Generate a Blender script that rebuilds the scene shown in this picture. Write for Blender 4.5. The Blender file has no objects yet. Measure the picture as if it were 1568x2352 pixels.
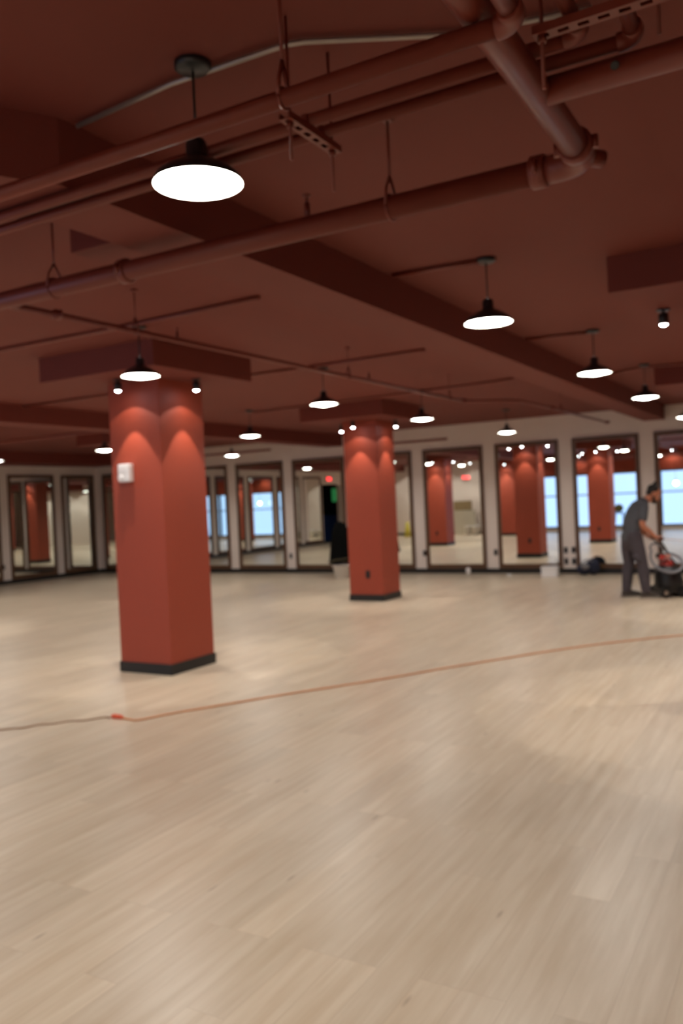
import bpy, bmesh, math, random
from mathutils import Vector, Matrix
random.seed(7)
C = bpy.context.scene.collection
PI = math.pi
CE = 3.118            # ceiling height
WY = 16.45            # back wall
WX = -17.0            # left wall
FY = -1.2             # window wall behind the camera
RX = 8.0

# ---------------------------------------------------------------- materials
def lin(r, g, b):
    f = lambda c: (c/12.92 if c <= .04045 else ((c+.055)/1.055)**2.4)
    return (f(r/255), f(g/255), f(b/255), 1)

def mat(name, col, rough=.6, metal=0., spec=.5, noise=.06, nscale=12., bump=0., emit=None, estr=0.):
    m = bpy.data.materials.new(name); m.use_nodes = True
    nt = m.node_tree; N = nt.nodes; L = nt.links
    b = N['Principled BSDF']
    b.inputs['Roughness'].default_value = rough
    b.inputs['Metallic'].default_value = metal
    b.inputs['Specular IOR Level'].default_value = spec
    tc = N.new('ShaderNodeTexCoord'); nz = N.new('ShaderNodeTexNoise')
    nz.inputs['Scale'].default_value = nscale; nz.inputs['Detail'].default_value = 4
    L.new(tc.outputs['Object'], nz.inputs['Vector'])
    mx = N.new('ShaderNodeMix'); mx.data_type = 'RGBA'
    L.new(nz.outputs['Fac'], mx.inputs['Factor'])
    mx.inputs[6].default_value = tuple(c*(1-noise) for c in col[:3])+(1,)
    mx.inputs[7].default_value = tuple(min(1, c*(1+noise)) for c in col[:3])+(1,)
    L.new(mx.outputs[2], b.inputs['Base Color'])
    if bump:
        bp = N.new('ShaderNodeBump'); bp.inputs['Strength'].default_value = bump
        bp.inputs['Distance'].default_value = .01
        L.new(nz.outputs['Fac'], bp.inputs['Height']); L.new(bp.outputs['Normal'], b.inputs['Normal'])
    if emit:
        b.inputs['Emission Color'].default_value = emit; b.inputs['Emission Strength'].default_value = estr
    return m

M = {}
M['terra'] = mat('terracotta_paint', lin(151, 60, 37), .6, noise=.05, nscale=3, bump=.05)
M['terra_pipe'] = mat('terracotta_pipe_paint', lin(118, 51, 38), .42, noise=.05, nscale=6)
M['terra_ceiling'] = mat('terracotta_ceiling_paint', lin(114, 47, 35), .75, noise=.05, nscale=1.2, bump=.05)
M['white'] = mat('white_wall_paint', lin(229, 217, 209), .6, noise=.02, nscale=3)
M['whitep'] = mat('white_plastic', lin(235, 232, 230), .4, noise=.01)
M['black'] = mat('black_satin', lin(24, 23, 24), .45, noise=.1)
M['blackm'] = mat('black_metal', lin(32, 34, 36), .35, spec=.5, noise=.1)
M['base'] = mat('black_rubber_base', lin(22, 21, 20), .5, noise=.1)
M['conduit'] = mat('galvanised_conduit', lin(170, 160, 150), .35, metal=.7, noise=.1)
M['inner'] = mat('white_enamel', lin(240, 240, 235), .5, noise=.01)
M['cordo'] = mat('orange_cord_rubber', lin(214, 148, 100), .5, noise=.05)
M['cordt'] = mat('tan_cord_rubber', lin(168, 132, 104), .55, noise=.1)
M['plug'] = mat('red_orange_plug', lin(226, 88, 48), .45)
M['cloth_grey'] = mat('grey_tshirt', lin(84, 86, 92), .9, noise=.12, nscale=25)
M['trouser'] = mat('dark_work_trousers', lin(74, 68, 74), .9, noise=.2, nscale=14)
M['skin'] = mat('skin', lin(196, 128, 98), .55, noise=.05)
M['hair'] = mat('black_hair', lin(22, 18, 16), .6, noise=.2, nscale=60)
M['shoe'] = mat('dark_shoe', lin(70, 62, 56), .7, noise=.15)
M['eye'] = mat('eye_white', lin(225, 220, 215), .3)
M['hose'] = mat('grey_hose', lin(128, 128, 134), .5, noise=.1)
M['red'] = mat('red_plastic', lin(190, 52, 42), .4)
M['pink'] = mat('pale_red_plastic', lin(205, 140, 125), .5)
M['board'] = mat('pale_board', lin(205, 198, 180), .8, noise=.1, nscale=3)
M['ply'] = mat('plywood', lin(150, 130, 95), .8, noise=.2, nscale=8)
M['olive'] = mat('olive_fabric', lin(110, 105, 60), .9, noise=.25, nscale=18)
M['bluep'] = mat('blue_plastic', lin(50, 80, 150), .5)
M['navy'] = mat('navy_fabric', lin(34, 38, 58), .85, noise=.3, nscale=20)
M['greyf'] = mat('grey_fabric', lin(120, 118, 120), .85, noise=.3, nscale=20)
M['blackc'] = mat('black_cloth', lin(9, 9, 8), .95, spec=.1, noise=.1)
M['gold'] = mat('gold_trim', lin(60, 48, 20), .6)
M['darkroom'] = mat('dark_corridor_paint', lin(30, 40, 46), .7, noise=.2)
M['yellow'] = mat('yellow_plastic', lin(205, 190, 60), .5)
M['lace'] = mat('pale_shoe_sole', lin(150, 140, 128), .7)
M['winframe'] = mat('grey_window_frame', lin(92, 96, 100), .4, metal=.4)

def wood_mat():
    m = bpy.data.materials.new('dark_brown_stained_wood'); m.use_nodes = True
    nt = m.node_tree; N = nt.nodes; L = nt.links; b = N['Principled BSDF']
    tc = N.new('ShaderNodeTexCoord'); mp = N.new('ShaderNodeMapping'); mp.inputs['Scale'].default_value = (20, 20, 1.5)
    nz = N.new('ShaderNodeTexNoise'); nz.inputs['Scale'].default_value = 3; nz.inputs['Detail'].default_value = 6
    cr = N.new('ShaderNodeValToRGB'); cr.color_ramp.elements[0].color = lin(58, 36, 22); cr.color_ramp.elements[1].color = lin(112, 78, 48)
    L.new(tc.outputs['Object'], mp.inputs['Vector']); L.new(mp.outputs[0], nz.inputs['Vector'])
    L.new(nz.outputs['Fac'], cr.inputs['Fac']); L.new(cr.outputs[0], b.inputs['Base Color'])
    b.inputs['Roughness'].default_value = .45
    return m
M['wood'] = wood_mat()

def mirror_mat():
    m = bpy.data.materials.new('silvered_mirror_glass'); m.use_nodes = True
    nt = m.node_tree; N = nt.nodes; L = nt.links; N.remove(N['Principled BSDF'])
    g = N.new('ShaderNodeBsdfGlossy'); g.inputs['Roughness'].default_value = 0.0
    g.inputs['Color'].default_value = (.86, .90, .86, 1)
    L.new(g.outputs[0], N['Material Output'].inputs['Surface'])
    return m
M['mirror'] = mirror_mat()

def pane_mat():
    m = bpy.data.materials.new('thin_window_glass'); m.use_nodes = True
    nt = m.node_tree; N = nt.nodes; L = nt.links; N.remove(N['Principled BSDF'])
    t = N.new('ShaderNodeBsdfTransparent'); g = N.new('ShaderNodeBsdfGlossy'); g.inputs['Roughness'].default_value = .02
    f = N.new('ShaderNodeFresnel'); f.inputs['IOR'].default_value = 1.45
    x = N.new('ShaderNodeMixShader')
    L.new(f.outputs[0], x.inputs[0]); L.new(t.outputs[0], x.inputs[1]); L.new(g.outputs[0], x.inputs[2])
    L.new(x.outputs[0], N['Material Output'].inputs['Surface'])
    return m
M['pane'] = pane_mat()

def emit_mat(name, col, s):
    m = bpy.data.materials.new(name); m.use_nodes = True
    nt = m.node_tree; N = nt.nodes; L = nt.links; N.remove(N['Principled BSDF'])
    e = N.new('ShaderNodeEmission'); e.inputs[0].default_value = col; e.inputs[1].default_value = s
    L.new(e.outputs[0], N['Material Output'].inputs['Surface'])
    return m
M['lamp'] = emit_mat('lit_diffuser', (1, .975, .88, 1), 38)
M['spot'] = emit_mat('lit_spot_lens', (.95, .95, 1, 1), 60)
M['globe'] = emit_mat('lit_globe', (.95, .98, 1, 1), 14)
M['exit'] = emit_mat('lit_red_letters', (1, .02, .03, 1), 7)
M['green'] = emit_mat('lit_green_panel', (.06, .4, .12, 1), .35)

def floor_mat():
    m = bpy.data.materials.new('pale_oak_planks'); m.use_nodes = True
    nt = m.node_tree; N = nt.nodes; L = nt.links; b = N['Principled BSDF']
    tc = N.new('ShaderNodeTexCoord'); sp = N.new('ShaderNodeSeparateXYZ'); L.new(tc.outputs['Object'], sp.inputs[0])
    cb = N.new('ShaderNodeCombineXYZ')            # swap so that the planks run along Y
    L.new(sp.outputs['Y'], cb.inputs['X']); L.new(sp.outputs['X'], cb.inputs['Y'])
    br = N.new('ShaderNodeTexBrick')
    br.offset = .37; br.offset_frequency = 3
    br.inputs['Scale'].default_value = 1.0; br.inputs['Brick Width'].default_value = 1.25; br.inputs['Row Height'].default_value = .152
    br.inputs['Mortar Size'].default_value = .0012; br.inputs['Mortar Smooth'].default_value = .3; br.inputs['Bias'].default_value = 0
    br.inputs['Color1'].default_value = (0, 0, 0, 1); br.inputs['Color2'].default_value = (1, 1, 1, 1)
    br.inputs['Mortar'].default_value = (.5, .5, .5, 1)
    L.new(cb.outputs[0], br.inputs['Vector'])
    # per plank shift of the grain
    ad = N.new('ShaderNodeVectorMath'); ad.operation = 'MULTIPLY_ADD'
    L.new(br.outputs['Color'], ad.inputs[0]); ad.inputs[1].default_value = (7, 3, 5); L.new(tc.outputs['Object'], ad.inputs[2])
    mp = N.new('ShaderNodeMapping'); mp.inputs['Scale'].default_value = (13, .9, 1); L.new(ad.outputs[0], mp.inputs['Vector'])
    g1 = N.new('ShaderNodeTexNoise'); g1.inputs['Scale'].default_value = 1.6; g1.inputs['Detail'].default_value = 5; g1.inputs['Roughness'].default_value = .6
    L.new(mp.outputs[0], g1.inputs['Vector'])
    r1 = N.new('ShaderNodeValToRGB'); e = r1.color_ramp.elements
    e[0].position = .3; e[0].color = lin(192, 172, 146); e[1].position = .72; e[1].color = lin(214, 198, 176)
    L.new(g1.outputs['Fac'], r1.inputs['Fac'])
    r2 = N.new('ShaderNodeValToRGB'); e = r2.color_ramp.elements
    e[0].color = (.88, .87, .86, 1); e[1].color = (1.04, 1.03, 1.02, 1)
    L.new(br.outputs['Color'], r2.inputs['Fac'])
    mu = N.new('ShaderNodeMix'); mu.data_type = 'RGBA'; mu.blend_type = 'MULTIPLY'; mu.inputs['Factor'].default_value = .8
    L.new(r1.outputs[0], mu.inputs[6]); L.new(r2.outputs[0], mu.inputs[7])
    # knots
    mk = N.new('ShaderNodeMapping'); mk.inputs['Scale'].default_value = (7, 1.7, 1); L.new(ad.outputs[0], mk.inputs['Vector'])
    vo = N.new('ShaderNodeTexVoronoi'); vo.inputs['Scale'].default_value = 1.0; vo.inputs['Randomness'].default_value = 1
    L.new(mk.outputs[0], vo.inputs['Vector'])
    rk = N.new('ShaderNodeValToRGB'); e = rk.color_ramp.elements
    e[0].position = .02; e[0].color = (.55, .5, .46, 1); e[1].position = .08; e[1].color = (1, 1, 1, 1)
    L.new(vo.outputs['Distance'], rk.inputs['Fac'])
    m2 = N.new('ShaderNodeMix'); m2.data_type = 'RGBA'; m2.blend_type = 'MULTIPLY'; m2.inputs['Factor'].default_value = 1
    L.new(mu.outputs[2], m2.inputs[6]); L.new(rk.outputs[0], m2.inputs[7])
    m3 = N.new('ShaderNodeMix'); m3.data_type = 'RGBA'
    L.new(br.outputs['Fac'], m3.inputs['Factor']); L.new(m2.outputs[2], m3.inputs[6]); m3.inputs[7].default_value = lin(182, 162, 138)
    L.new(m3.outputs[2], b.inputs['Base Color'])
    rr = N.new('ShaderNodeMapRange'); rr.inputs['To Min'].default_value = .31; rr.inputs['To Max'].default_value = .36
    L.new(g1.outputs['Fac'], rr.inputs['Value']); L.new(rr.outputs[0], b.inputs['Roughness'])
    b.inputs['Specular IOR Level'].default_value = .5
    bp = N.new('ShaderNodeBump'); bp.inputs['Strength'].default_value = .06; bp.inputs['Distance'].default_value = .001
    L.new(g1.outputs['Fac'], bp.inputs['Height']); L.new(bp.outputs[0], b.inputs['Normal'])
    return m
M['floor'] = floor_mat()

# ---------------------------------------------------------------- mesh helpers
def V(*a): return Vector(a)

def box(bm, x0, x1, y0, y1, z0, z1, bev=0.):
    r = bmesh.ops.create_cube(bm, size=1)
    for v in r['verts']:
        v.co = Vector(((x0+x1)/2+v.co.x*(x1-x0), (y0+y1)/2+v.co.y*(y1-y0), (z0+z1)/2+v.co.z*(z1-z0)))
    if bev:
        es = list({e for v in r['verts'] for e in v.link_edges})
        bmesh.ops.bevel(bm, geom=es, offset=bev, segments=2, affect='EDGES', profile=.7)

def prism(bm, pts, z0, z1):
    lo = [bm.verts.new((x, y, z0)) for x, y in pts]; hi = [bm.verts.new((x, y, z1)) for x, y in pts]
    n = len(pts)
    bm.faces.new(lo[::-1]); bm.faces.new(hi)
    for i in range(n): bm.faces.new((lo[i], lo[(i+1) % n], hi[(i+1) % n], hi[i]))

def tube(bm, path, rad, seg=14, caps=True, sx=1., sy=1., up=None):
    path = [Vector(p) for p in path]
    n = len(path)
    rads = rad if isinstance(rad, (list, tuple)) else [rad]*n
    rings = []; ref = None
    for i, p in enumerate(path):
        if i == 0: t = path[1]-path[0]
        elif i == n-1: t = path[-1]-path[-2]
        else: t = (path[i+1]-path[i]).normalized()+(path[i]-path[i-1]).normalized()
        t.normalize()
        if ref is None:
            ref = Vector(up) if up else (V(0, 0, 1) if abs(t.z) < .9 else V(1, 0, 0))
        a = t.cross(ref)
        if a.length < 1e-5: a = t.cross(V(.3, 1, .2))
        a.normalize(); b = a.cross(t).normalized(); ref = b
        r = rads[i]
        rings.append([bm.verts.new(p + a*math.cos(2*PI*k/seg)*r*sx + b*math.sin(2*PI*k/seg)*r*sy) for k in range(seg)])
    for i in range(n-1):
        A, B = rings[i], rings[i+1]
        for k in range(seg):
            f = bm.faces.new((A[k], A[(k+1) % seg], B[(k+1) % seg], B[k])); f.smooth = True
    if caps:
        bm.faces.new(rings[0][::-1]); bm.faces.new(rings[-1])

def lathe(bm, prof, c=(0, 0, 0), seg=32, cap0=False, cap1=False):
    c = Vector(c); rings = []
    for r, z in prof:
        rings.append([bm.verts.new(c+V(r*math.cos(2*PI*k/seg), r*math.sin(2*PI*k/seg), z)) for k in range(seg)])
    for i in range(len(prof)-1):
        A, B = rings[i], rings[i+1]
        for k in range(seg):
            f = bm.faces.new((A[k], A[(k+1) % seg], B[(k+1) % seg], B[k])); f.smooth = True
    if cap0: bm.faces.new(rings[0][::-1])
    if cap1: bm.faces.new(rings[-1])

def ball(bm, c, r, sx=1, sy=1, sz=1, rot=None, seg=16):
    res = bmesh.ops.create_uvsphere(bm, u_segments=seg, v_segments=seg//2+2, radius=r)
    m = rot.to_3x3() if rot else Matrix.Identity(3)
    for v in res['verts']:
        v.co = Vector(c) + m @ Vector((v.co.x*sx, v.co.y*sy, v.co.z*sz))
        for f in v.link_faces: f.smooth = True

def arc(c, a, b, n=6):
    """quarter bend from c+a to c+b"""
    c, a, b = Vector(c), Vector(a), Vector(b)
    return [c + a*math.cos(t) + b*math.sin(t) for t in [PI/2*i/n for i in range(n+1)]]

def obj(name, bm, m, parent=None, fix=True):
    if fix: bmesh.ops.recalc_face_normals(bm, faces=bm.faces[:])
    me = bpy.data.meshes.new(name); bm.to_mesh(me); bm.free()
    o = bpy.data.objects.new(name, me); C.objects.link(o)
    if m: me.materials.append(M[m] if isinstance(m, str) else m)
    if parent: o.parent = parent
    return o
def B(): return bmesh.new()
def tag(o, label, cat, group=None, kind=None):
    o['label'] = label; o['category'] = cat
    if group: o['group'] = group
    if kind: o['kind'] = kind
    return o
def thing(name, label, cat, loc=(0, 0, 0), rz=0, group=None):
    o = bpy.data.objects.new(name, None); C.objects.link(o); o.empty_display_size = .1
    o.location = loc; o.rotation_euler = (0, 0, rz)
    return tag(o, label, cat, group)
def struct(name, bm, m, parent=None):
    o = obj(name, bm, m, parent)
    if not parent: o['kind'] = 'structure'
    return o
def sbox(name, m, *a, bev=0., parent=None):
    b = B(); box(b, *a, bev=bev); return struct(name, b, m, parent)
def part(name, m, parent, *a, bev=0.):
    b = B(); box(b, *a, bev=bev); return obj(name, b, m, parent)
def copy_tree(o, parent=None):
    c = o.copy(); C.objects.link(c)
    if parent: c.parent = parent
    for ch in list(o.children): copy_tree(ch, c)
    return c

# ---------------------------------------------------------------- room shell
sbox('floor', 'floor', WX-.2, RX+.2, FY-.2, WY+.2, -.12, 0)
sbox('ceiling', 'terra_ceiling', WX-.2, RX+.2, FY-.2, WY+.2, CE, CE+.15)
sbox('wall_back', 'white', WX-.2, RX+.2, WY, WY+.2, 0, CE)
sbox('wall_right', 'white', RX, RX+.2, FY, WY, 0, CE)
# left wall with an exit doorway (y 3.15 to 4.55)
b = B(); box(b, WX-.2, WX, 4.6, WY, 0, CE); box(b, WX-.2, WX, FY, 3.1, 0, CE); box(b, WX-.2, WX, 3.1, 4.6, 2.35, CE)
struct('wall_left', b, 'white')
# dark corridor beyond the doorway
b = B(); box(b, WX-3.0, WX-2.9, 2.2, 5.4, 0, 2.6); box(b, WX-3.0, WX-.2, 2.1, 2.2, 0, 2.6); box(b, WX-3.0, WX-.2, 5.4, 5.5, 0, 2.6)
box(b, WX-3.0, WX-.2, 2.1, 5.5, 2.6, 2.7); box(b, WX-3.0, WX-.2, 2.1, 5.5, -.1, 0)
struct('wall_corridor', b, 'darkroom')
# window wall behind the camera
WINX0, WINX1, WINT = -11.3, -3.3, 2.3
b = B(); box(b, WX-.2, WINX0, FY-.2, FY, 0, CE); box(b, WINX1, RX+.2, FY-.2, FY, 0, CE); box(b, WINX0, WINX1, FY-.2, FY, 0, .12)
struct('wall_front', b, 'white')
sbox('trim_1', 'terra', WINX0, WINX1, FY-.2, FY+.02, WINT, CE)
nw = 4; ww = (WINX1-WINX0)/nw
for i in range(nw):
    x0 = WINX0+i*ww; x1 = x0+ww
    b = B()
    for a in ((x0, x0+.05, .12, WINT), (x1-.05, x1, .12, WINT), (x0+.05, x1-.05, .12, .2), (x0+.05, x1-.05, WINT-.07, WINT), (x0+.05, x1-.05, 1.42, 1.47)):
        box(b, a[0], a[1], FY-.14, FY-.04, a[2], a[3])
    w = struct('window_%d' % (i+1), b, 'winframe')
    part('pane', 'pane', w, x0+.05, x1-.05, FY-.1, FY-.09, .2, WINT-.07)
    p = bpy.data.lights.new('daylight_portal', 'AREA'); p.shape = 'RECTANGLE'; p.size = ww-.1; p.size_y = WINT-.3
    p.cycles.is_portal = True
    po = bpy.data.objects.new('daylight_portal', p); C.objects.link(po)
    po.location = (x0+ww/2, FY-.16, 1.2); po.rotation_euler = (PI/2, 0, 0)
# baseboards
sbox('baseboard_back', 'base', WX, RX, WY-.015, WY, 0, .1)
sbox('baseboard_left', 'base', WX, WX+.015, 4.6, WY-.015, 0, .1)
sbox('baseboard_front', 'base', WX, WINX0, FY, FY+.015, 0, .1)
# beams and soffits
BZ = 2.86
b = B(); prism(b, [(-3.25, .9), (-2.47, 2.28), (-2.43, WY), (-2.80, WY), (-2.82, 2.55), (-3.65, 1.1)], BZ, CE)
struct('ceiling_beam', b, 'terra_ceiling')
sbox('ceiling_beam', 'terra_ceiling', -9.7, -9.3, FY, WY, BZ+.01, CE)
sbox('trim_2', 'terra_ceiling', WX, -16.1, FY, WY, 2.86, CE)
sbox('trim_3', 'terra_ceiling', -3.18, -2.815, 2.98, 3.25, 2.9, CE)
sbox('trim_4', 'terra_ceiling', -.55, RX, 1.7, 5.6, 3.08, CE)

# ---------------------------------------------------------------- columns
def scallop(x, y, z, ang, power, blend, name='spot_beam'):
    l = bpy.data.lights.new(name, 'SPOT'); l.energy = power; l.spot_size = ang; l.spot_blend = blend
    l.shadow_soft_size = .012; l.color = (1, .93, .84)
    o = bpy.data.objects.new(name, l); C.objects.link(o); o.location = (x, y, z)
    return o
spot_proto = None
def spot_fixture(x, y, zt, label, group=None, core=46, outer=7.5):
    """short black cylinder spot hanging under a drop panel; lens at zt-.115"""
    global spot_proto
    if spot_proto is None:
        t = thing('ceiling_spotlight', label, 'spotlight', (x, y, zt), 0, group)
        b = B(); lathe(b, [(.045, -.012), (.045, 0)], seg=20, cap0=True, cap1=True); obj('mounting_plate', b, 'blackm', t)
        b = B(); lathe(b, [(.012, -.03), (.012, -.012)], seg=10, cap0=True, cap1=True); obj('stem', b, 'blackm', t)
        b = B(); lathe(b, [(.026, -.108), (.026, -.1), (.030, -.1), (.034, -.112), (.036, -.112), (.036, -.034), (.03, -.03)], seg=20, cap1=True)
        lathe(b, [(.026, -.108), (.032, -.112)], seg=20)
        obj('housing', b, 'black', t)
        b = B(); lathe(b, [(.002, -.122), (.016, -.119), (.026, -.111), (.0265, -.104)], seg=20, cap0=True, cap1=True); obj('lens', b, 'spot', t)
        spot_proto = t
    else:
        t = copy_tree(spot_proto); t.location = (x, y, zt); t['label'] = label
        if 'group' in t: del t['group']
        if group: t['group'] = group
    if core: scallop(x, y, zt-.124, math.radians(58), core, .12)
    if outer: scallop(x, y, zt-.124, math.radians(116), outer, .05)
    return t

def column(x0, x1, y0, y1, cap, label, group=None):
    cx, cy = (x0+x1)/2, (y0+y1)/2
    t = thing('column', label, 'column', (cx, cy, 0), 0, group)
    hx, hy = (x1-x0)/2, (y1-y0)/2
    part('shaft', 'terra', t, -hx, hx, -hy, hy, 0, CE, bev=.006)
    b = B()
    e = .012
    box(b, -hx-e, hx+e, -hy-e, hy+e, 0, .105, bev=.003)
    obj('base_band', b, 'base', t)
    part('drop_panel', 'terra_ceiling', t, cap[0]-cx, cap[1]-cx, cap[2]-cy, cap[3]-cy, 2.885, CE)
    return t
CA = (-6.16, -5.50, 6.17, 6.83); CB = (-6.65, -6.05, 11.80, 12.42)
column(*CA, (-6.48, -5.03, 5.60, 7.06), 'nearer and larger terracotta square column with black base and white box')
column(*CB, (-7.05, -5.60, 11.15, 12.65), 'farther terracotta square column with a dark wall outlet near its foot')
column(-.73, -.07, 6.1, 6.76, (-1.15, .3, 5.65, 7.1), 'terracotta column beyond the right edge, its drop panel showing at upper right')
column(-1.25, -.62, 11.7, 12.32, (-1.75, -.3, 11.15, 12.6), 'terracotta column beyond the right edge with the smaller, farther drop panel')
GR = 'columns seen only in the mirrors'
column(-11.40, -10.74, 6.45, 7.1, (-11.8, -10.35, 5.95, 7.4), 'terracotta column seen only in the mirrors', GR)
column(-11.45, -10.8, 11.8, 12.4, (-12.05, -10.5, 11.2, 12.75), 'terracotta column hidden behind the nearer column, its panel edge showing left of it')
column(-10.85, -10.2, .75, 1.4, (-11.2, -9.8, .3, 1.75), 'terracotta column seen only in the mirrors', GR)
ZP = 2.885
def col_spots(c, labels, group=None, faces='FRLB', zt=ZP, d=.2, **k):
    x0, x1, y0, y1 = c; cx, cy = (x0+x1)/2, (y0+y1)/2
    P = {'F': (cx, y0-d), 'R': (x1+d, cy), 'L': (x0-d, cy), 'B': (cx, y1+d)}
    for f in faces:
        spot_fixture(P[f][0], P[f][1], zt, labels.get(f, 'small black spotlight under a column drop panel, seen only in the mirrors'),
                     group if f not in labels else None, **k)
SG = 'spotlights seen only in the mirrors'
col_spots(CA, {'F': 'small black spotlight at the left corner top of the nearer red column',
               'R': 'small black spotlight at the right top of the nearer red column',
               'L': 'small black spotlight peeping out left of the nearer column'}, SG)
col_spots(CB, {'F': 'small black spotlight against the top of the farther red column',
               'R': 'small black spotlight just right of the farther red column top',
               'L': 'small black spotlight just left of the farther red column top'}, SG)
col_spots((-.73, -.07, 6.1, 6.76), {'L': 'black cylinder spotlight under the drop panel near the right edge'}, SG)
col_spots((-1.25, -.62, 11.7, 12.32), {'L': 'small black spotlight cut by the right edge of the photo'}, SG)
col_spots((-11.40, -10.74, 6.45, 7.1), {}, SG)
col_spots((-11.45, -10.8, 11.8, 12.4), {}, SG, faces='RB')
col_spots((-10.85, -10.2, .75, 1.4), {}, SG, faces='BRL')
for x in (-4.8, -8.3, -10.3):
    spot_fixture(x, FY+.22, CE, 'small black spotlight washing the red strip over the windows, seen only in the mirrors', 'window spotlights', core=0, outer=22)
for x in (-15.6, -14.2, -12.8, -2.0, -.4, 1.2):
    spot_fixture(x, FY+.5, CE, 'small black spotlight washing the white wall behind the camera', 'wall spotlights', core=0, outer=90)

# ---------------------------------------------------------------- pendant lamps
RZ = 2.707
LW = 15.5
pend = None
def pendant(x, y, label, group=None):
    global pend
    if pend is None:
        t = thing('pendant_lamp', label, 'pendant lamp', (x, y, CE), 0, group)
        d = RZ-CE
        b = B(); lathe(b, [(.062, 0), (.062, -.018), (.05, -.026), (.012, -.03)], seg=28, cap0=True, cap1=True); obj('canopy', b, 'blackm', t)
        b = B(); tube(b, [(0, 0, -.026), (0, 0, d+.15)], .0045, 8); obj('cord', b, 'black', t)
        b = B(); lathe(b, [(.152, d), (.1535, d+.004), (.145, d+.022), (.11, d+.05), (.07, d+.072), (.036, d+.088), (.036, d+.135), (.028, d+.15), (.006, d+.155)], seg=48)
        lathe(b, [(.152, d), (.1435, d+.02), (.108, d+.047), (.07, d+.066)], seg=48)
        bmesh.ops.remove_doubles(b, verts=b.verts[:], dist=1e-5)
        o = obj('shade', b, 'blackm', t, fix=False)
        o.data.materials.append(M['inner'])
        for f in o.data.polygons:
            c = f.center; r = math.hypot(c.x, c.y)
            if f.index >= 48*8: f.material_index = 1
        b = B(); lathe(b, [(.002, d-.022), (.05, d-.018), (.10, d-.004), (.134, d+.016), (.134, d+.02)], seg=40, cap0=True, cap1=True); obj('diffuser', b, 'lamp', t)
        pend = t
    else:
        t = copy_tree(pend); t.location = (x, y, CE); t['label'] = label
        if 'group' in t: del t['group']
        if group: t['group'] = group
    l = bpy.data.lights.new('pendant_light', 'AREA'); l.shape = 'DISK'; l.size = .16; l.energy = LW; l.color = (1, .975, .91)
    o = bpy.data.objects.new('pendant_light', l); C.objects.link(o); o.location = (x, y, RZ-.0235); l.spread = math.radians(150)
    return t
LX = [-13.8, -10.88, -7.73, -4.78, -1.8, 1.15, 4.1]; LYs = [2.27, 5.16, 8.08, 10.75, 14.42]
LAB = {
 (4, 0): 'nearest and largest black pendant lamp with a glowing white disc, upper left',
 (4, 1): 'second largest black pendant lamp, hanging to the right of the long ceiling beam',
 (4, 2): 'third black pendant lamp of the right-hand row, beside the ceiling beam',
 (4, 3): 'fourth black pendant lamp of the right-hand row, over the white wall',
 (4, 4): 'black pendant lamp cut by the right edge, last of its row',
 (3, 1): 'black pendant lamp hanging in front of the nearer red column top',
 (3, 2): 'black pendant lamp hanging between the two red columns',
 (3, 3): 'black pendant lamp just right of the farther red column top',
 (3, 4): 'small black pendant lamp against the white wall above the mirrors',
 (2, 3): 'small black pendant lamp right of the nearer column, the higher of two there',
 (1, 4): 'small black pendant lamp above the first back-wall mirrors, the lower of two there',
 (1, 3): 'small black pendant lamp at the left side of the nearer column',
 (0, 3): 'small black pendant lamp cut by the left edge of the photo'}
for i, x in enumerate(LX):
    for j, y in enumerate(LYs):
        if i == 6 or (i == 5 and j < 2): continue
        if (i, j) in LAB: pendant(x, y, LAB[(i, j)])
        else: pendant(x, y, 'black pendant lamp outside the direct view, seen only in the mirrors', 'pendant lamps seen only in the mirrors')

# ---------------------------------------------------------------- mirrors
def frame_bm(w, h, fw=.075, th=.04):
    b = B()
    box(b, -w/2, -w/2+fw, -th, 0, 0, h, bev=.006); box(b, w/2-fw, w/2, -th, 0, 0, h, bev=.006)
    box(b, -w/2+fw, w/2-fw, -th, 0, 0, fw+.02, bev=.006); box(b, -w/2+fw, w/2-fw, -th, 0, h-fw, h, bev=.006)
    return b
def mirror(px, py, rz, w, label, group=None, z0=.1, h=2.54):
    t = thing('wall_mirror', label, 'mirror', (px, py, z0), rz, group)
    obj('frame', frame_bm(w, h), 'wood', t)
    part('mirror_glass', 'mirror', t, -w/2+.07, w/2-.07, -.018, -.002, .09, h-.07)
    return t
posts = [-15.75, -14.1, -12.44, -10.80, -9.15, -7.47, -5.86, -4.29, -2.77, -1.1]
HP = .135
BL = [None,
      'brown-framed wall mirror mostly hidden behind the nearer column',
      'brown-framed back-wall mirror just right of the nearer column',
      'brown-framed mirror showing a bright blue window, second right of the nearer column',
      'brown-framed mirror left of the farther column, partly behind the draped black cloth',
      'brown-framed mirror partly behind the right side of the farther column',
      'brown-framed mirror showing one red column before a white wall',
      'brown-framed mirror showing the largest reflected red column',
      'brown-framed mirror with a red column and blue windows, behind the man',
      'brown-framed mirror cut by the right edge, full of blue window light']
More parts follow.
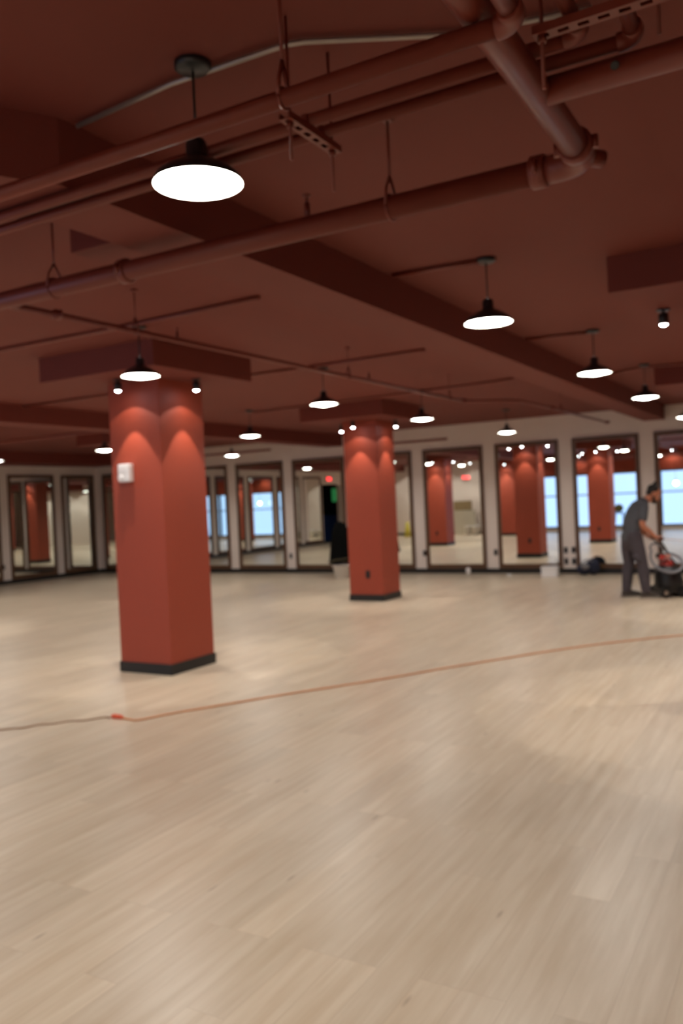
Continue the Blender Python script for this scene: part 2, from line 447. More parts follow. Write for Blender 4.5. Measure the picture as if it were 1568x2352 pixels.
# first back-wall bay starts at the corner
edges = [(-16.75, posts[0]-HP)] + [(posts[i]+HP, posts[i+1]-HP) for i in range(len(posts)-1)] 
for i, (a, c) in enumerate(edges):
    if i == 0:
        mirror((a+c)/2, WY-.05, -math.radians(3.4), c-a, 'brown-framed wall mirror in the corner, hidden behind the nearer column')
    elif i < len(BL): mirror((a+c)/2, WY-(.07 if i == 1 else 0), -math.radians(5.3) if i == 1 else 0, c-a, BL[i])
lposts = [15.07, 13.42, 11.45, 9.65, 7.9, 6.15]
le = [(lposts[0]+.12, 16.3)] + [(lposts[i+1]+.13, lposts[i]-.13) for i in range(5)] + [(4.75, 6.02)]
LROT = math.radians(3.4)
LL = ['brown-framed left-wall mirror nearest the corner', 'brown-framed left-wall mirror at the far left showing a red column',
      'brown-framed left-wall mirror cut by the left edge of the photo']
for i, (a, c) in enumerate(le):
    mirror(WX, (a+c)/2, PI/2+(LROT if i == 6 else 0), c-a, LL[i] if i < 3 else 'brown-framed left-wall mirror seen only in the back-wall mirrors', None if i < 3 else 'left-wall mirrors seen only in reflection')

# wall outlets
def outlet(x, y, z, rz, label, plate='black', face='black', group=None):
    t = thing('wall_outlet', label, 'outlet', (x, y, z), rz, group)
    part('cover_plate', plate, t, -.038, .038, -.008, 0, -.06, .06, bev=.003)
    b = B()
    for s in (-.026, .026):
        tube(b, [(0, -.007, s), (0, -.013, s)], .017, 16)
    obj('sockets', b, face, t)
    return t
outlet(-6.31, 11.80, .43, 0, 'dark outlet low on the front of the farther red column')
outlet(-6.31, 12.42, .43, PI, 'dark outlet on the far face of the farther column, seen in the mirror')
outlet(-5.86, 6.83, .43, PI, 'dark outlet on the far face of the nearer column, seen in a mirror')
outlet(-11.1, 7.1, .43, PI, 'dark outlet on a column seen only in the mirrors')
outlet(-7.39, WY, .43, 0, 'dark outlet on the white strip right of the farther column')
outlet(-5.80, WY, .43, 0, 'dark outlet on the white strip between the two middle mirrors')
for x, z, w in ((-4.36, .46, 'upper left'), (-4.21, .46, 'upper right'), (-4.36, .24, 'lower left'), (-4.21, .24, 'lower right')):
    outlet(x, WY, z, 0, 'dark outlet, %s of the four on the strip above the dark bag' % w)
outlet(WX, 13.33, .42, PI/2, 'dark outlet on the white strip at the left edge')
outlet(-10.82, WY, .4, 0, 'dark outlet on the white strip left of the draped cloth')

# white wall box on the nearer column
t = thing('wall_alarm_box', 'white plastic box with a round knob high on the nearer red column', 'wall box', (-5.94, 6.17, 1.99))
part('housing', 'whitep', t, -.075, .075, -.07, 0, -.09, .09, bev=.018)
b = B(); tube(b, [(-.035, -.068, -.045), (-.035, -.085, -.045)], [.03, .026], 20); obj('knob', b, 'whitep', t)
b = B(); box(b, -.05, .05, -.073, -.069, .01, .06, bev=.001); obj('cover_flap', b, 'whitep', t)

# ---------------------------------------------------------------- pipes
def hanger(t, x, y, zc, r, axis='X', rod=.0055):
    """clevis hanger: threaded rod from the ceiling, yoke and ring round the pipe"""
    b = B(); tube(b, [(x, y, CE), (x, y, zc+r+.075)], rod, 8); box(b, x-.018, x+.018, y-.018, y+.018, CE-.012, CE)
    ax = V(1, 0, 0) if axis == 'X' else V(0, 1, 0); sd = V(0, 1, 0) if axis == 'X' else V(1, 0, 0)
    rr = r+.004
    ring = [Vector((x, y, zc)) + sd*rr*math.cos(a) + V(0, 0, 1)*rr*math.sin(a) for a in [PI*2*k/20-PI*1.0 for k in range(21)]]
    tube(b, ring, .005, 6)
    for s in (-1, 1):
        tube(b, [Vector((x, y, zc))+sd*s*rr, Vector((x, y, zc+r+.02))+sd*s*(rr*.75), Vector((x, y, zc+r+.078))], .006, 6)
    return obj('pipe_hanger', b, 'terra_pipe', t)
def coupling(t, p, axis, r, w=.05):
    b = B(); p = Vector(p); a = {'X': V(1, 0, 0), 'Y': V(0, 1, 0), 'Z': V(0, 0, 1)}[axis]
    tube(b, [p-a*w/2, p-a*w*.4, p+a*w*.4, p+a*w/2], [r+.006, r+.013, r+.013, r+.006], 18)
    s = a.cross(V(0, 0, 1)) if axis != 'Z' else V(1, 0, 0)
    for k in (-1, 1):
        q = p + s*k*(r+.018); tube(b, [q-V(0, 0, .022), q+V(0, 0, .022)], .011, 8)
    return obj('pipe_coupling', b, 'terra_pipe', t)

# main pipe: along X, turns towards the camera at the right
R0 = .0465; Y0, Z0 = 3.03, 2.765; XE = -.672
t = thing('sprinkler_main_pipe', 'thick terracotta main pipe crossing the ceiling and turning at its right end', 'pipe')
b = B(); tube(b, [(-8.5, Y0, Z0), (XE-.15, Y0, Z0)], R0, 24); obj('long_pipe', b, 'terra_pipe', t)
b = B(); tube(b, [(XE-.15, Y0, Z0)]+[p for p in arc((XE-.09, Y0-.09, Z0), (0, .09, 0), (.09, 0, 0))]+[(XE, Y0-.16, Z0)], R0+.004, 24); obj('elbow', b, 'terra_pipe', t)
b = B(); tube(b, [(XE, Y0-.16, Z0), (XE, 1.0, Z0)], R0, 24); obj('turned_pipe', b, 'terra_pipe', t)
coupling(t, (XE-.17, Y0, Z0), 'X', R0, .06); coupling(t, (XE, Y0-.15, Z0), 'Y', R0, .05)
b = B(); tube(b, [(XE, Y0-.04, Z0), (XE+.05, Y0+.02, Z0)], .03, 12); obj('end_clamp', b, 'terra_pipe', t)
hanger(t, -1.44, Y0, Z0, R0); hanger(t, -3.36, Y0, Z0, R0); coupling(t, (-2.87, Y0, Z0), 'X', R0, .05)
b = B(); tube(b, [(XE, 2.443, Z0), (2.5, 2.443, Z0)], R0*.85, 20); obj('side_branch', b, 'terra_pipe', t)
b = B(); tube(b, [(-.445, 2.443-R0*.84, Z0), (-.445, 2.443-R0*.98, Z0-.005)], .012, 10); obj('plug', b, 'black', t)

def upright_head(t, x, y, z0, h=.07, m='terra_pipe'):
    b = B(); tube(b, [(x, y, z0), (x, y, z0+h*.6)], .012, 10); tube(b, [(x, y, z0+h*.6), (x, y, z0+h*.85)], .006, 8)
    lathe(b, [(.004, z0+h*.85), (.018, z0+h*.9), (.018, z0+h*.95)], (x, y, 0), 14, cap0=True, cap1=True)
    return obj('sprinkler_head', b, m, t)
upright_head(t, -1.83, Y0, Z0+R0-.005, .1)

# three thinner pipes
def bent(name, label, y, z, r, xr, x0=-8.5):
    t = thing(name, label, 'pipe')
    b = B(); tube(b, [(x0, y, z), (xr-.05, y, z)], r, 18); obj('long_pipe', b, 'terra_pipe', t)
    b = B(); tube(b, [(xr-.05, y, z)]+arc((xr-.045, y-.045, z), (0, .045, 0), (.045, 0, 0))+[(xr, y-.07, z)], r+.006, 18); obj('elbow', b, 'terra_pipe', t)
    b = B(); tube(b, [(xr, y-.07, z), (xr, .6, z)], r, 18); obj('turned_pipe', b, 'terra_pipe', t)
    return t
t = bent('ceiling_pipe', 'thin terracotta pipe, topmost of the three, running over the nearest lamp', 1.913, 2.693, .0237, -.566)
hanger(t, -1.213, 1.913, 2.693, .0237)
bent('ceiling_pipe', 'thin terracotta pipe on the slotted strut, the upper of its pair', 2.33, 2.835, .0203, -.513)
bent('ceiling_pipe', 'thin terracotta pipe on the slotted strut, the lower of its pair', 2.43, 2.835, .0203, -.39)

def strut(name, label, p0, length, axis, z, rods, clamps=()):
    t = thing(name, label, 'strut', (p0[0], p0[1], z))
    b = B(); w = .021; n = int(length/.05)
    def bx(a0, a1, c0, c1, z0, z1):
        if axis == 'Y': box(b, c0, c1, a0, a1, z0, z1)
        else: box(b, a0, a1, c0, c1, z0, z1)
    bx(0, length, -w, -w+.012, -.003, 0); bx(0, length, w-.012, w, -.003, 0)
    bx(0, length, -w, -w+.003, 0, .02); bx(0, length, w-.003, w, 0, .02)
    st = length/n
    for k in range(n+1):
        c = k*st; bx(max(0, c-.011), min(length, c+.011), -w+.012, w-.012, -.003, 0)
    obj('channel', b, 'terra_pipe', t)
    for d, dn in rods:
        b = B(); q = (0, d) if axis == 'Y' else (d, 0)
        tube(b, [(q[0], q[1], CE-z), (q[0], q[1], -dn)], .0055, 8)
        lathe(b, [(.012, -.02), (.012, -.004)], (q[0], q[1], 0), 6, cap0=True, cap1=True)
        obj('threaded_rod', b, 'terra_pipe', t)
    for d in clamps:
        b = B(); q = (0, d) if axis == 'Y' else (d, 0)
        box(b, q[0]-.012, q[0]+.012, q[1]-.026, q[1]+.026, .008, .058, bev=.008); obj('pipe_clamp', b, 'terra_pipe', t)
    return t
strut('slotted_strut', 'short slotted strut hanging on two rods in the upper middle', (-1.389, 2.19), .32, 'Y', 2.792, [(.031, .12), (.289, .14)], (.14, .24))
strut('slotted_strut', 'slotted strut at the top right edge of the photo', (-.606, 2.19), .51, 'X', 2.792, [(.021, .14), (.47, .02)], ())
b = B(); tube(b, [(-.33, 2.42, CE), (-.33, 2.42, 2.82)], .005, 8); box(b, -.35, -.31, 2.40, 2.44, CE-.01, CE)
tag(obj('threaded_rod', b, 'terra_pipe'), 'thin hanging rod near the top right corner', 'rod')

# sprinkler line along Y
RS = .019; ZS = 2.83; XS = -4.02
t = thing('sprinkler_line', 'long thin sprinkler line running from left above both columns to the back', 'pipe')
b = B(); tube(b, [(XS, 3.35, ZS), (XS+.1, 10.2, ZS)], RS, 14); obj('first_run', b, 'terra_pipe', t)
b = B(); tube(b, [(XS+.1, 10.2, ZS), (-3.38, 10.75, ZS), (-3.33, 12.1, ZS), (-3.28, 15.6, ZS)], RS, 14); obj('offset_run', b, 'terra_pipe', t)
b = B(); tube(b, [(XS, 3.35, ZS), (XS, 3.18, ZS)], .024, 12); obj('end_fitting', b, 'terra_pipe', t)
coupling(t, (XS+.01, 3.62, ZS), 'Y', RS, .05); coupling(t, (XS+.1, 10.15, ZS), 'Y', RS, .06); coupling(t, (-3.33, 12.1, ZS), 'Y', RS, .05); coupling(t, (-3.28, 15.55, ZS), 'Y', RS, .05)
for y in (4.3, 7.2, 9.7): hanger(t, XS+(y-3.35)*.0146, y, ZS, RS, 'Y', .004)
hanger(t, -3.32, 12.6, ZS, RS, 'Y', .004)
for y in (4.72, 7.62): upright_head(t, XS+(y-3.35)*.0146, y, ZS+RS-.003, .075)
# ceiling conduits that feed the lamps
def conduit(label, pts, r=.012, m='terra_pipe', cat='conduit'):
    b = B(); tube(b, pts, r, 10)
    return tag(obj('ceiling_conduit', b, m), label, cat)
zc = CE-.016
conduit('terracotta conduit above the nearer column feeding the lamp in front', [(-7.6, 5.0, zc), (-4.85, 5.05, zc), (-3.45, 4.98, zc)], .018)
conduit('terracotta conduit on the ceiling feeding the lamp between the columns', [(-9.3, 7.75, zc), (-4.7, 7.85, zc), (-3.4, 7.8, zc)], .018)
conduit('terracotta conduit on the ceiling right of the farther column', [(-7.8, 10.95, zc), (-4.75, 10.75, zc), (-3.4, 10.6, zc)], .018)
conduit('short terracotta conduit feeding the lamp right of the beam', [(-2.43, 5.08, zc), (-1.8, 5.14, zc)], .014)
conduit('short terracotta conduit feeding the third lamp of the right row', [(-2.43, 8.0, zc), (-1.8, 8.1, zc)], .014)
conduit('terracotta conduit through the fourth lamp of the right row', [(-2.43, 11.2, zc), (-1.8, 10.9, zc), (-.5, 11.2, zc)], .018)
conduit('bare pale conduit running past the nearest lamp canopy', [(-2.44, 2.35, zc), (-1.93, 2.31, zc), (-1.46, 2.33, zc), (-1.40, 2.35, zc), (-.96, 2.6, zc), (-.55, 2.70, zc), (.2, 2.75, zc)], .009, 'conduit')
# pipes by the back wall
conduit('terracotta pipe before the white wall above the mirrors, right of the farther column', [(-7.6, 14.6, 2.70), (-6.0, 14.6, 2.70)], .025, cat='pipe')
conduit('terracotta pipe before the white wall above the mirrors, left of the farther column', [(-12.6, 14.2, 2.75), (-9.72, 14.2, 2.75)], .025, cat='pipe')
conduit('terracotta pipe under the ceiling at the far left', [(-15.8, 9.6, 2.9), (-9.8, 9.6, 2.9)], .025, cat='pipe')

# ---------------------------------------------------------------- cords on the floor
def smooth_path(pts, n=8):
    P = [Vector(p) for p in pts]; P = [P[0]*2-P[1]]+P+[P[-1]*2-P[-2]]; out = []
    for i in range(1, len(P)-2):
        for k in range(n):
            t_ = k/n; a, b_, c, d = P[i-1:i+3]
            out.append(.5*((2*b_)+(-a+c)*t_+(2*a-5*b_+4*c-d)*t_*t_+(-a+3*b_-3*c+d)*t_**3))
    out.append(P[-2]); return out
r = .0075
path = [(-4.76, 4.74, r), (-4.66, 4.73, r), (-4.58, 4.745, r), (-4.46, 5.0, r), (-4.28, 5.30, r), (-3.97, 5.82, r), (-3.70, 6.22, r), (-3.39, 6.70, r), (-3.08, 7.25, r), (-2.74, 7.79, r), (-2.37, 8.37, r), (-1.95, 8.92, r), (-1.32, 9.58, r), (-.6, 10.2, r)]
t = thing('extension_cord', 'orange extension cord running across the pale floor to the right edge', 'cord', (-4.8, 4.74, 0))
b = B(); tube(b, [p-V(-4.8, 4.74, 0) for p in smooth_path(path)], r, 10); obj('cable', b, 'cordo', t)
b = B(); tube(b, [(-.05, -.012, .017), (-.03, -.008, .017), (.03, 0, .015), (.06, 0, .010)], [.012, .019, .017, .009], 12); obj('socket_plug', b, 'plug', t)
pts = [(-5.9, 3.55, .006), (-5.42, 4.15, .006), (-5.31, 4.26, .006), (-5.25, 4.36, .006), (-5.15, 4.42, .006), (-5.08, 4.53, .006), (-4.98, 4.60, .006), (-4.92, 4.70, .006), (-4.86, 4.72, .006)]
for i in range(1, len(pts)-1): pts[i] = (pts[i][0]+random.uniform(-.015, .015), pts[i][1]+random.uniform(-.015, .015), .006)
b = B(); tube(b, smooth_path(pts), .006, 10)
tag(obj('power_cord', b, 'cordt'), 'thin tan wavy cord on the floor at the left, plugged into the orange cord', 'cord')

# ---------------------------------------------------------------- small things by the back wall
t = thing('storage_box', 'small white box with a blue side on the floor against the mirrors', 'box', (-4.53, 15.85, 0), .1)
part('carton', 'whitep', t, -.14, .16, -.12, .12, 0, .17, bev=.008); part('lid', 'whitep', t, -.15, .17, -.13, .13, .165, .19, bev=.006)
part('side_label', 'bluep', t, -.146, -.14, -.1, .1, .03, .14)
b = B(); ball(b, (-3.95, 16.15, .11), .13, 1.1, .8, .85); ball(b, (-3.78, 16.18, .16), .13, 1, .8, 1.2)
tag(obj('tool_bag', b, 'navy'), 'dark slumped tool bag on the floor under the four outlets', 'bag')
o = bpy.data.objects['tool_bag']
b = B(); tube(b, smooth_path([(-3.98, 16.05, .18), (-3.93, 16.03, .26), (-3.84, 16.04, .30), (-3.76, 16.06, .26)]), .012, 8); obj('strap', b, 'greyf', o)
b = B(); ball(b, (-3.90, 16.04, .17), .07, 1.2, .6, .8); obj('pocket', b, 'greyf', o)
b = B(); tube(b, [(-6.25, 16.02, 0), (-6.25, 16.02, .13), (-6.25, 16.02, .15)], [.045, .045, .03], 16)
tag(obj('paint_can', b, 'whitep'), 'small white can on the floor before the third mirror from the right', 'can')
b = B(); ball(b, (-5.35, 15.9, .018), .05, 1.2, .8, .36)
tag(obj('crumpled_paper', b, 'whitep'), 'tiny white crumpled scrap on the floor below the middle mirrors', 'paper')
# white bin and draped black cloth beside the farther column
t = thing('waste_bin', 'white bin on the floor just left of the farther column', 'bin', (-8.80, 15.3, 0))
b = B(); lathe(b, [(.15, 0), (.19, .27), (.2, .27), (.2, .29)], seg=28, cap0=True, cap1=True); obj('bucket', b, 'whitep', t)
b = B(); tube(b, [(.2*math.cos(a), .2*math.sin(a), .285) for a in [2*PI*k/24 for k in range(25)]], .012, 8); obj('rim', b, 'whitep', t)
b = B()
prof = [(.26, .34), (.25, .38), (.22, .7), (.17, 1.02), (.11, 1.16), (.03, 1.2)]
seg = 40; rings = []
for rr, z in prof:
    rings.append([b.verts.new((-8.80+rr*(1+.09*math.sin(5*a)*(1.3-z))*math.cos(a), 15.3+rr*(1+.09*math.sin(5*a)*(1.3-z))*math.sin(a), z+.05*math.cos(a+.5)*(z < .4))) for a in [2*PI*k/seg for k in range(seg)]])
for A_, B_ in zip(rings, rings[1:]):
    for k in range(seg):
        f = b.faces.new((A_[k], A_[(k+1) % seg], B_[(k+1) % seg], B_[k])); f.smooth = True
b.faces.new(rings[-1]); b.faces.new(rings[0][::-1])
cl = tag(obj('draped_cloth', b, 'blackc'), 'black cloth with a dull gold hem draped over the white bin', 'cloth')
b = B(); tube(b, [(-8.80+.26*(1+.09*math.sin(5*a))*math.cos(a), 15.3+.26*(1+.09*math.sin(5*a))*math.sin(a), .375+.05*math.cos(a+.5)) for a in [2*PI*k/seg for k in range(seg+1)]], .018, 8); obj('hem', b, 'gold', cl)

# exit signs
def exit_sign(x, y, z, rz, label):
    t = thing('exit_sign', label, 'exit sign', (x, y, z), rz)
    part('housing', 'whitep', t, -.17, .17, -.05, 0, -.1, .1, bev=.006)
    cu = bpy.data.curves.new('letters', 'FONT'); cu.body = 'EXIT'; cu.size = .17; cu.extrude = .003; cu.align_x = 'CENTER'; cu.align_y = 'CENTER'
    to = bpy.data.objects.new('tmp', cu); C.objects.link(to)
    bpy.context.view_layer.update()
    me = bpy.data.meshes.new_from_object(to.evaluated_get(bpy.context.evaluated_depsgraph_get()))
    bpy.data.objects.remove(to)
    me.transform(Matrix.Translation((0, -.053, 0)) @ Matrix.Rotation(PI/2, 4, 'X'))
    o = bpy.data.objects.new('letters', me); C.objects.link(o); o.parent = t; me.materials.append(M['exit'])
    return t
exit_sign(WX, 4.1, 2.55, PI/2, 'red lit EXIT sign over the dark doorway, seen in a mirror')
exit_sign(-13.2, FY, 2.42, PI, 'red lit EXIT sign on the plain white wall, seen in a mirror')
b = B(); box(b, WX-.95, WX-.72, 2.202, 2.22, 1.65, 2.2); tag(obj('lit_panel', b, 'green'), 'green glowing panel in the dark doorway, seen in a mirror', 'panel')
b = B(); box(b, WX-1.5, WX-.5, 2.25, 2.7, .002, .55, bev=.01); box(b, WX-1.4, WX-.6, 2.3, 2.65, .55, 1.1, bev=.01)
tag(obj('stacked_crates', b, 'bluep'), 'dark blue crate stack inside the dark doorway, seen in a mirror', 'crates')

# reflected clutter at the window wall
b = B(); prism(b, [(-13.7, -.95), (-12.75, -.95), (-12.75, -.90), (-13.7, -.90)], 0, 1.02)
o = tag(obj('leaning_board', b, 'board'), 'pale board leaning by the white wall, seen in a mirror', 'board')
b = B(); prism(b, [(-13.75, -1.08), (-12.95, -1.08), (-12.95, -1.0), (-13.75, -1.0)], 0, 1.42)
tag(obj('leaning_board', b, 'ply'), 'tall brown plywood sheet leaning by the white wall, seen in a mirror', 'board')
bk = thing('paint_bucket', 'white paint bucket on the floor, seen only in the mirrors', 'bucket', (-12.6, -.6, 0), 0, 'paint buckets')
b = B(); lathe(b, [(.13, 0), (.15, .34), (.155, .34), (.155, .37)], seg=24, cap0=True, cap1=True); obj('pail', b, 'whitep', bk)
b = B(); tube(b, smooth_path([(-.155, 0, .33), (-.1, -.12, .26), (0, -.17, .22), (.1, -.12, .26), (.155, 0, .33)]), .004, 6); obj('handle', b, 'conduit', bk)
for x, y in ((-12.2, -.5), (-12.9, -.4), (-12.45, -.1), (-12.0, -.15)):
    c = copy_tree(bk); c.location = (x, y, 0)
t = thing('step_stool', 'blue folding stool with an olive bag on it, seen beside a reflected column', 'stool', (-6.75, -.6, 0))
part('seat', 'bluep', t, -.18, .18, -.15, .15, .68, .72, bev=.01)
for sx in (-1, 1):
    for sy in (-1, 1):
        b = B(); tube(b, [(sx*.22, sy*.2, 0), (sx*.14, sy*.1, .69)], .014, 8); obj('leg', b, 'bluep', t)
b = B(); ball(b, (-6.75, -.6, .885), .17, 1, .8, .95); ball(b, (-6.85, -.62, .85), .12)
tag(obj('stuffed_bag', b, 'olive'), 'olive bag on the blue stool, seen in a mirror', 'bag')
t = thing('wet_floor_sign', 'yellow folding floor sign seen beside the farther column in a mirror', 'sign', (-15.2, .7, 0))
for s in (-1, 1):
    b = B(); tube(b, [(0, s*.18, 0), (0, 0, .62)], .15, 4, sx=1, sy=.06); obj('leaf', b, 'yellow', t)
# globe lamps in front of the windows
for x in (-4.68, -10.1):
    t = thing('globe_lamp', 'round white globe lamp hanging before the blue windows, seen in a mirror', 'lamp', (x, FY+.35, CE), 0, 'globe lamps before the windows')
    b = B(); tube(b, [(0, 0, 0), (0, 0, -1.28)], .004, 6); obj('cord', b, 'black', t)
    b = B(); ball(b, (0, 0, -1.37), .085); obj('globe', b, 'globe', t)
    b = B(); lathe(b, [(.03, -1.3), (.03, -1.25), (.01, -1.23)], seg=14, cap0=True, cap1=True); obj('socket', b, 'black', t)

# ---------------------------------------------------------------- the man
def remesh(name, bm, m, parent, vox=.008, sm=3, factor=.5):
    o = obj(name+'_raw', bm, None)
    md = o.modifiers.new('r', 'REMESH'); md.mode = 'VOXEL'; md.voxel_size = vox; md.use_smooth_shade = True
    s = o.modifiers.new('s', 'SMOOTH'); s.iterations = sm; s.factor = factor
    bpy.context.view_layer.update()
    me = bpy.data.meshes.new_from_object(o.evaluated_get(bpy.context.evaluated_depsgraph_get()))
    bpy.data.objects.remove(o)
    me.name = name; me.materials.clear(); me.materials.append(M[m])
    for p in me.polygons: p.use_smooth = True
    n = bpy.data.objects.new(name, me); C.objects.link(n); n.parent = parent
    return n
def limb(b, pts, sx=1., sy=1., seg=16, n=5, up=None):
    P = smooth_path([p[:3] for p in pts], n); R = []
    for i in range(len(pts)-1):
        for k in range(n): R.append(pts[i][3]+(pts[i+1][3]-pts[i][3])*k/n)
    R.append(pts[-1][3])
    tube(b, P, R, seg, sx=sx, sy=sy, up=up)
    ball(b, P[0], R[0]*min(sx, sy)); ball(b, P[-1], R[-1]*min(sx, sy))
A30 = math.radians(29.75)
man = thing('person', 'man in grey t-shirt and dark trousers bending over a floor machine', 'person', (-2.30, 12.86, 0), A30)
def torso(b, g):
    # pelvis, waist, chest; cross-section wider across (y)
    limb(b, [(-.13, 0, .88, .125+g), (-.135, 0, 1.0, .12+g), (-.12, 0, 1.12, .118+g), (-.06, 0, 1.24, .13+g), (0, 0, 1.33, .12+g), (.045, 0, 1.385, .085+g)], sx=1.32, sy=.92, up=(1, 0, 0))
ARM = {-1: [(.0, -.175, 1.335, .058), (-.03, -.215, 1.20, .049), (-.045, -.225, 1.07, .041), (.045, -.205, .985, .038), (.13, -.185, .905, .027), (.165, -.18, .885, .026)],
       1: [(.02, .175, 1.335, .058), (.02, .215, 1.20, .049), (.01, .225, 1.09, .041), (.08, .205, 1.0, .038), (.145, .185, .91, .027), (.175, .18, .885, .026)]}
LEG = {-1: [(-.13, -.10, .90, .092), (-.085, -.115, .70, .080), (-.035, -.12, .50, .058), (-.02, -.12, .36, .056), (.0, -.12, .12, .040), (.005, -.12, .08, .040)],
       1: [(-.14, .10, .90, .092), (-.155, .11, .70, .080), (-.15, .115, .50, .058), (-.175, .115, .36, .056), (-.20, .115, .12, .040), (-.20, .115, .08, .040)]}
HR = Matrix.Rotation(math.radians(34), 4, 'Y')       # head pitched down
HC = V(.215, 0, 1.515)
def hp(x, y, z): return HC + HR.to_3x3() @ V(x, y, z)
b = B(); torso(b, -.004)
limb(b, [(.03, 0, 1.37, .062), (.10, 0, 1.43, .056), (.165, 0, 1.475, .055)])
ball(b, hp(-.012, 0, .03), .1, .98, .78, .92, HR); ball(b, hp(.03, 0, -.035), .075, .85, .82, 1.05, HR)
ball(b, hp(.055, 0, -.085), .035, 1, 1.1, .7, HR)                  # chin
limb(b, [tuple(hp(.083, 0, .012))+(.009,), tuple(hp(.105, 0, -.022))+(.013,), tuple(hp(.098, 0, -.033))+(.014,)])   # nose
limb(b, [tuple(hp(.075, -.04, .028))+(.011,), tuple(hp(.087, 0, .024))+(.011,), tuple(hp(.075, .04, .028))+(.011,)])    # brow
limb(b, [tuple(hp(.082, -.022, -.058))+(.006,), tuple(hp(.094, 0, -.057))+(.008,), tuple(hp(.082, .022, -.058))+(.006,)])  # lips
for s in (-1, 1): ball(b, hp(-.005, s*.08, -.008), .03, .7, .35, 1.05, HR)      # ears
for s in (-1, 1):
    limb(b, ARM[s]); limb(b, LEG[s])
    w = s*.18
    # palm above the bar and five fingers closing round it (bar centre .215,.862)
    ball(b, (.188, w, .888), .04, 1.05, 1.0, .42)
    for k, (dw, ln) in enumerate(((-.033, .92), (-.011, 1.05), (.011, 1.0), (.033, .8))):
        f = w+dw*1.0
        limb(b, [(.205, f, .892, .0095), (.205+.034*ln, f, .888, .009), (.205+.042*ln, f, .862, .0085), (.205+.03*ln, f, .838, .008), (.205+.012*ln, f, .832, .0072)], seg=8, n=3)
    limb(b, [(.165, w-s*.025, .882, .012), (.176, w-s*.045, .862, .011), (.195, w-s*.048, .843, .0095), (.213, w-s*.044, .835, .0085)], seg=8, n=3)
    ft = LEG[s][-1]; limb(b, [(ft[0]-.02, ft[1], .055, .036), (ft[0]+.1, ft[1], .045, .036), (ft[0]+.16, ft[1], .035, .026)])
remesh('body', b, 'skin', man, .0062, 2, .5)
b = B(); torso(b, .012)
for s in (-1, 1):
    limb(b, [(ARM[s][0][0]-.0, s*.13, 1.345, .066), (ARM[s][0][0], s*.175, 1.33, .070), (ARM[s][1][0], ARM[s][1][1], 1.20, .064), (ARM[s][1][0]-.005, ARM[s][1][1]*1.01, 1.17, .063)])
limb(b, [(.03, 0, 1.37, .085), (.075, 0, 1.405, .066)])
limb(b, [(-.13, 0, .86, .138), (-.135, 0, .95, .135)], sx=1.25, sy=.95, up=(1, 0, 0))
remesh('t_shirt', b, 'cloth_grey', man, .011, 2)
b = B()
limb(b, [(-.135, 0, .82, .13), (-.135, 0, .92, .133)], sx=1.24, sy=.93, up=(1, 0, 0))
for s in (-1, 1): limb(b, [(p[0], p[1], p[2], p[3]+(.022 if i < 3 else .028)) for i, p in enumerate(LEG[s][:5])])
limb(b, [(-.16, -.19, .62, .035), (-.12, -.19, .56, .03)])
remesh('trousers', b, 'trouser', man, .011, 2)
for s in (-1, 1):
    ft = LEG[s][-1]; b = B()
    limb(b, [(ft[0]-.035, ft[1], .06, .047), (ft[0]+.02, ft[1], .07, .05), (ft[0]+.11, ft[1], .05, .045), (ft[0]+.19, ft[1], .038, .034)], sx=1.0, sy=1)
    box(b, ft[0]-.085, ft[0]+.2, ft[1]-.045, ft[1]+.045, .002, .022)
    o = remesh('shoe', b, 'shoe', man, .009, 2)
    b = B(); box(b, ft[0]-.088, ft[0]+.222, ft[1]-.05, ft[1]+.05, 0, .02, bev=.008); obj('sole', b, 'lace', o)
b = B(); ball(b, hp(-.036, 0, .048), .096, .98, .86, .84, HR); ball(b, hp(-.062, 0, .0), .07, .75, .95, 1, HR)
ball(b, hp(-.062, 0, .142), .03, 1, .9, 1.1, HR); limb(b, [tuple(hp(-.05, 0, .10))+(.026,), tuple(hp(-.06, 0, .135))+(.024,)])
h = remesh('hair', b, 'hair', man, .007, 2)
b = B(); limb(b, [tuple(hp(.0, -.072, -.055))+(.016,), tuple(hp(.045, -.055, -.095))+(.022,), tuple(hp(.078, 0, -.098))+(.026,), tuple(hp(.045, .055, -.095))+(.022,), tuple(hp(.0, .072, -.055))+(.016,)])
remesh('beard', b, 'hair', man, .006, 2)
for s in (-1, 1):
    b = B(); ball(b, hp(.078, s*.032, .006), .011, seg=12); o = obj('eye', b, 'eye', man)
    b = B(); ball(b, hp(.0865, s*.032, .004), .0045, seg=10); obj('pupil', b, 'hair', o)

# floor machine
mc = thing('floor_machine', 'dark walk-behind floor machine with a looped grey hose and red fittings', 'floor machine', (-2.30, 12.86, 0), A30)
b = B(); tube(b, [(.215, -.27, .862), (.215, .27, .862)], .013, 14); obj('handlebar', b, 'blackm', mc)
for s in (-1, 1):
    b = B(); tube(b, [(.215, s*.235, .862), (.215, s*.285, .862)], .018, 14); obj('grip', b, 'black', mc)
    b = B(); tube(b, smooth_path([(.215, s*.1, .862), (.30, s*.1, .74), (.38, s*.11, .58), (.47, s*.12, .44), (.52, s*.12, .3)]), .014, 12); obj('handle_tube', b, 'blackm', mc)
b = B(); box(b, .20, .58, -.2, .2, .07, .14, bev=.02); obj('deck', b, 'black', mc)
b = B(); tube(b, [(.40, 0, .10), (.39, 0, .2), (.37, 0, .34), (.37, 0, .42), (.38, 0, .46)], [.20, .21, .185, .17, .10], 28); obj('tank', b, 'black', mc)
b = B(); tube(b, [(.36, 0, .44), (.34, 0, .50), (.33, 0, .53)], [.12, .10, .05], 24); obj('motor_cover', b, 'red', mc)
b = B(); tube(b, [(.22, -.12, .56), (.28, -.12, .60)], .034, 16); obj('red_cap', b, 'red', mc)
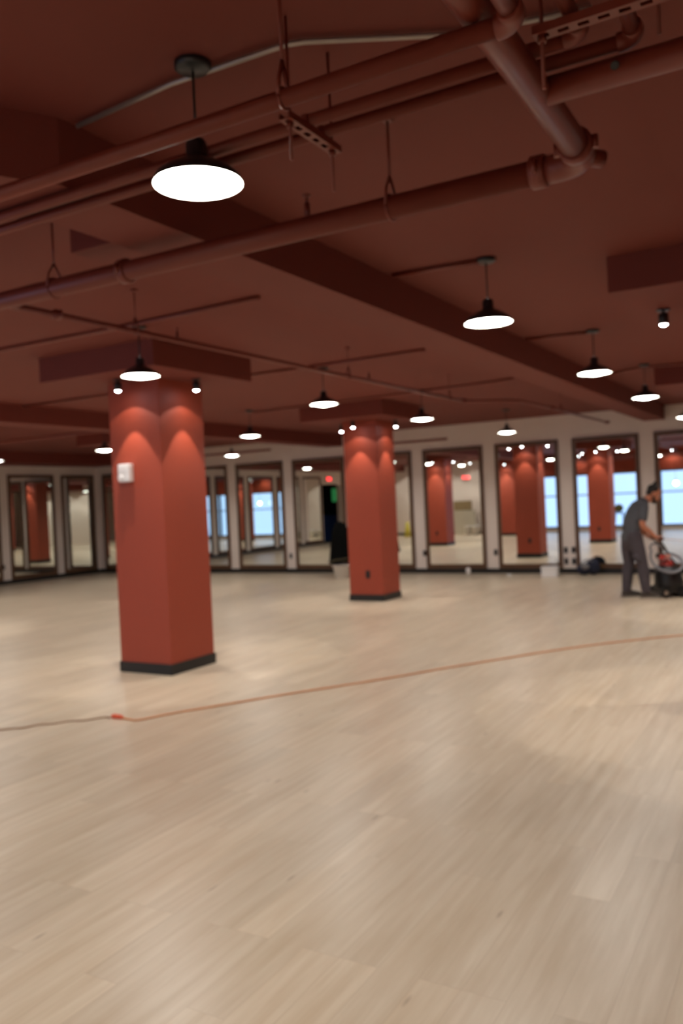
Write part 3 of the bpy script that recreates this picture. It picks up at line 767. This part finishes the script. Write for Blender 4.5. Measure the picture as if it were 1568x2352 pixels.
b = B(); tube(b, [(.30, -.13, .60), (.36, -.13, .59)], .032, 16); obj('pale_cap', b, 'pink', mc)
b = B(); box(b, .24, .35, -.1, .1, .56, .63, bev=.015); obj('control_box', b, 'black', mc)
b = B(); tube(b, smooth_path([(.10, -.12, .70), (.085, -.14, .58), (.13, -.18, .47), (.22, -.22, .40), (.34, -.235, .37), (.46, -.2, .39), (.56, -.12, .46), (.54, -.04, .56), (.44, 0, .62), (.36, -.02, .62)]), .019, 12); obj('hose', b, 'hose', mc)
b = B(); tube(b, smooth_path([(.10, -.12, .70), (.09, -.11, .74), (.14, -.1, .79), (.24, -.09, .76), (.34, -.08, .66)]), .016, 12); obj('upper_hose', b, 'hose', mc)
for s in (-1, 1):
    b = B(); tube(b, [(.25, s*.2, .075), (.25, s*.235, .075)], .075, 24); w = obj('wheel', b, 'base', mc)
    b = B(); tube(b, [(.25, s*.234, .075), (.25, s*.24, .075)], .03, 16); obj('hub', b, 'conduit', w)
b = B(); tube(b, [(.50, -.2, .055), (.50, .2, .055)], .055, 24); obj('brush_roll', b, 'base', mc)
b = B(); box(b, .46, .64, -.24, .24, .04, .10, bev=.015); obj('front_bumper', b, 'black', mc)

# ---------------------------------------------------------------- world, camera, view
w = bpy.data.worlds.new('World'); bpy.context.scene.world = w; w.use_nodes = True
bg = w.node_tree.nodes['Background']; bg.inputs[0].default_value = (.42, .62, 1, 1); bg.inputs[1].default_value = 1.9

cd = bpy.data.cameras.new('Camera'); co = bpy.data.objects.new('Camera', cd); C.objects.link(co)
cd.sensor_fit = 'VERTICAL'; cd.lens = 18; cd.sensor_height = 18*2352/1920; cd.sensor_width = 36
yaw, pitch, roll = math.radians(29.75), math.radians(-.65), math.radians(-2.65)
Fv = V(-math.sin(yaw)*math.cos(pitch), math.cos(yaw)*math.cos(pitch), math.sin(pitch))
Rv = Fv.cross(V(0, 0, 1)).normalized(); Uv = Rv.cross(Fv)
R2 = math.cos(roll)*Rv+math.sin(roll)*Uv; U2 = -math.sin(roll)*Rv+math.cos(roll)*Uv
mw = Matrix((R2, U2, -Fv)).transposed().to_4x4(); mw.translation = (0, 0, 1.6)
co.matrix_world = mw
cd.dof.use_dof = True; cd.dof.focus_distance = .9; cd.dof.aperture_fstop = 3.5
cd.clip_start = .05
sc = bpy.context.scene
sc.camera = co
sc.view_settings.view_transform = 'Standard'; sc.view_settings.look = 'None'
sc.view_settings.exposure = 0; sc.view_settings.gamma = 1; sc.view_settings.use_curve_mapping = False
cy = sc.cycles
cy.max_bounces = 9; cy.diffuse_bounces = 4; cy.glossy_bounces = 6; cy.transparent_max_bounces = 8
cy.use_adaptive_sampling = True; cy.adaptive_threshold = .02
cy.use_denoising = True; cy.sample_clamp_indirect = 6
cy.caustics_reflective = False; cy.caustics_refractive = False
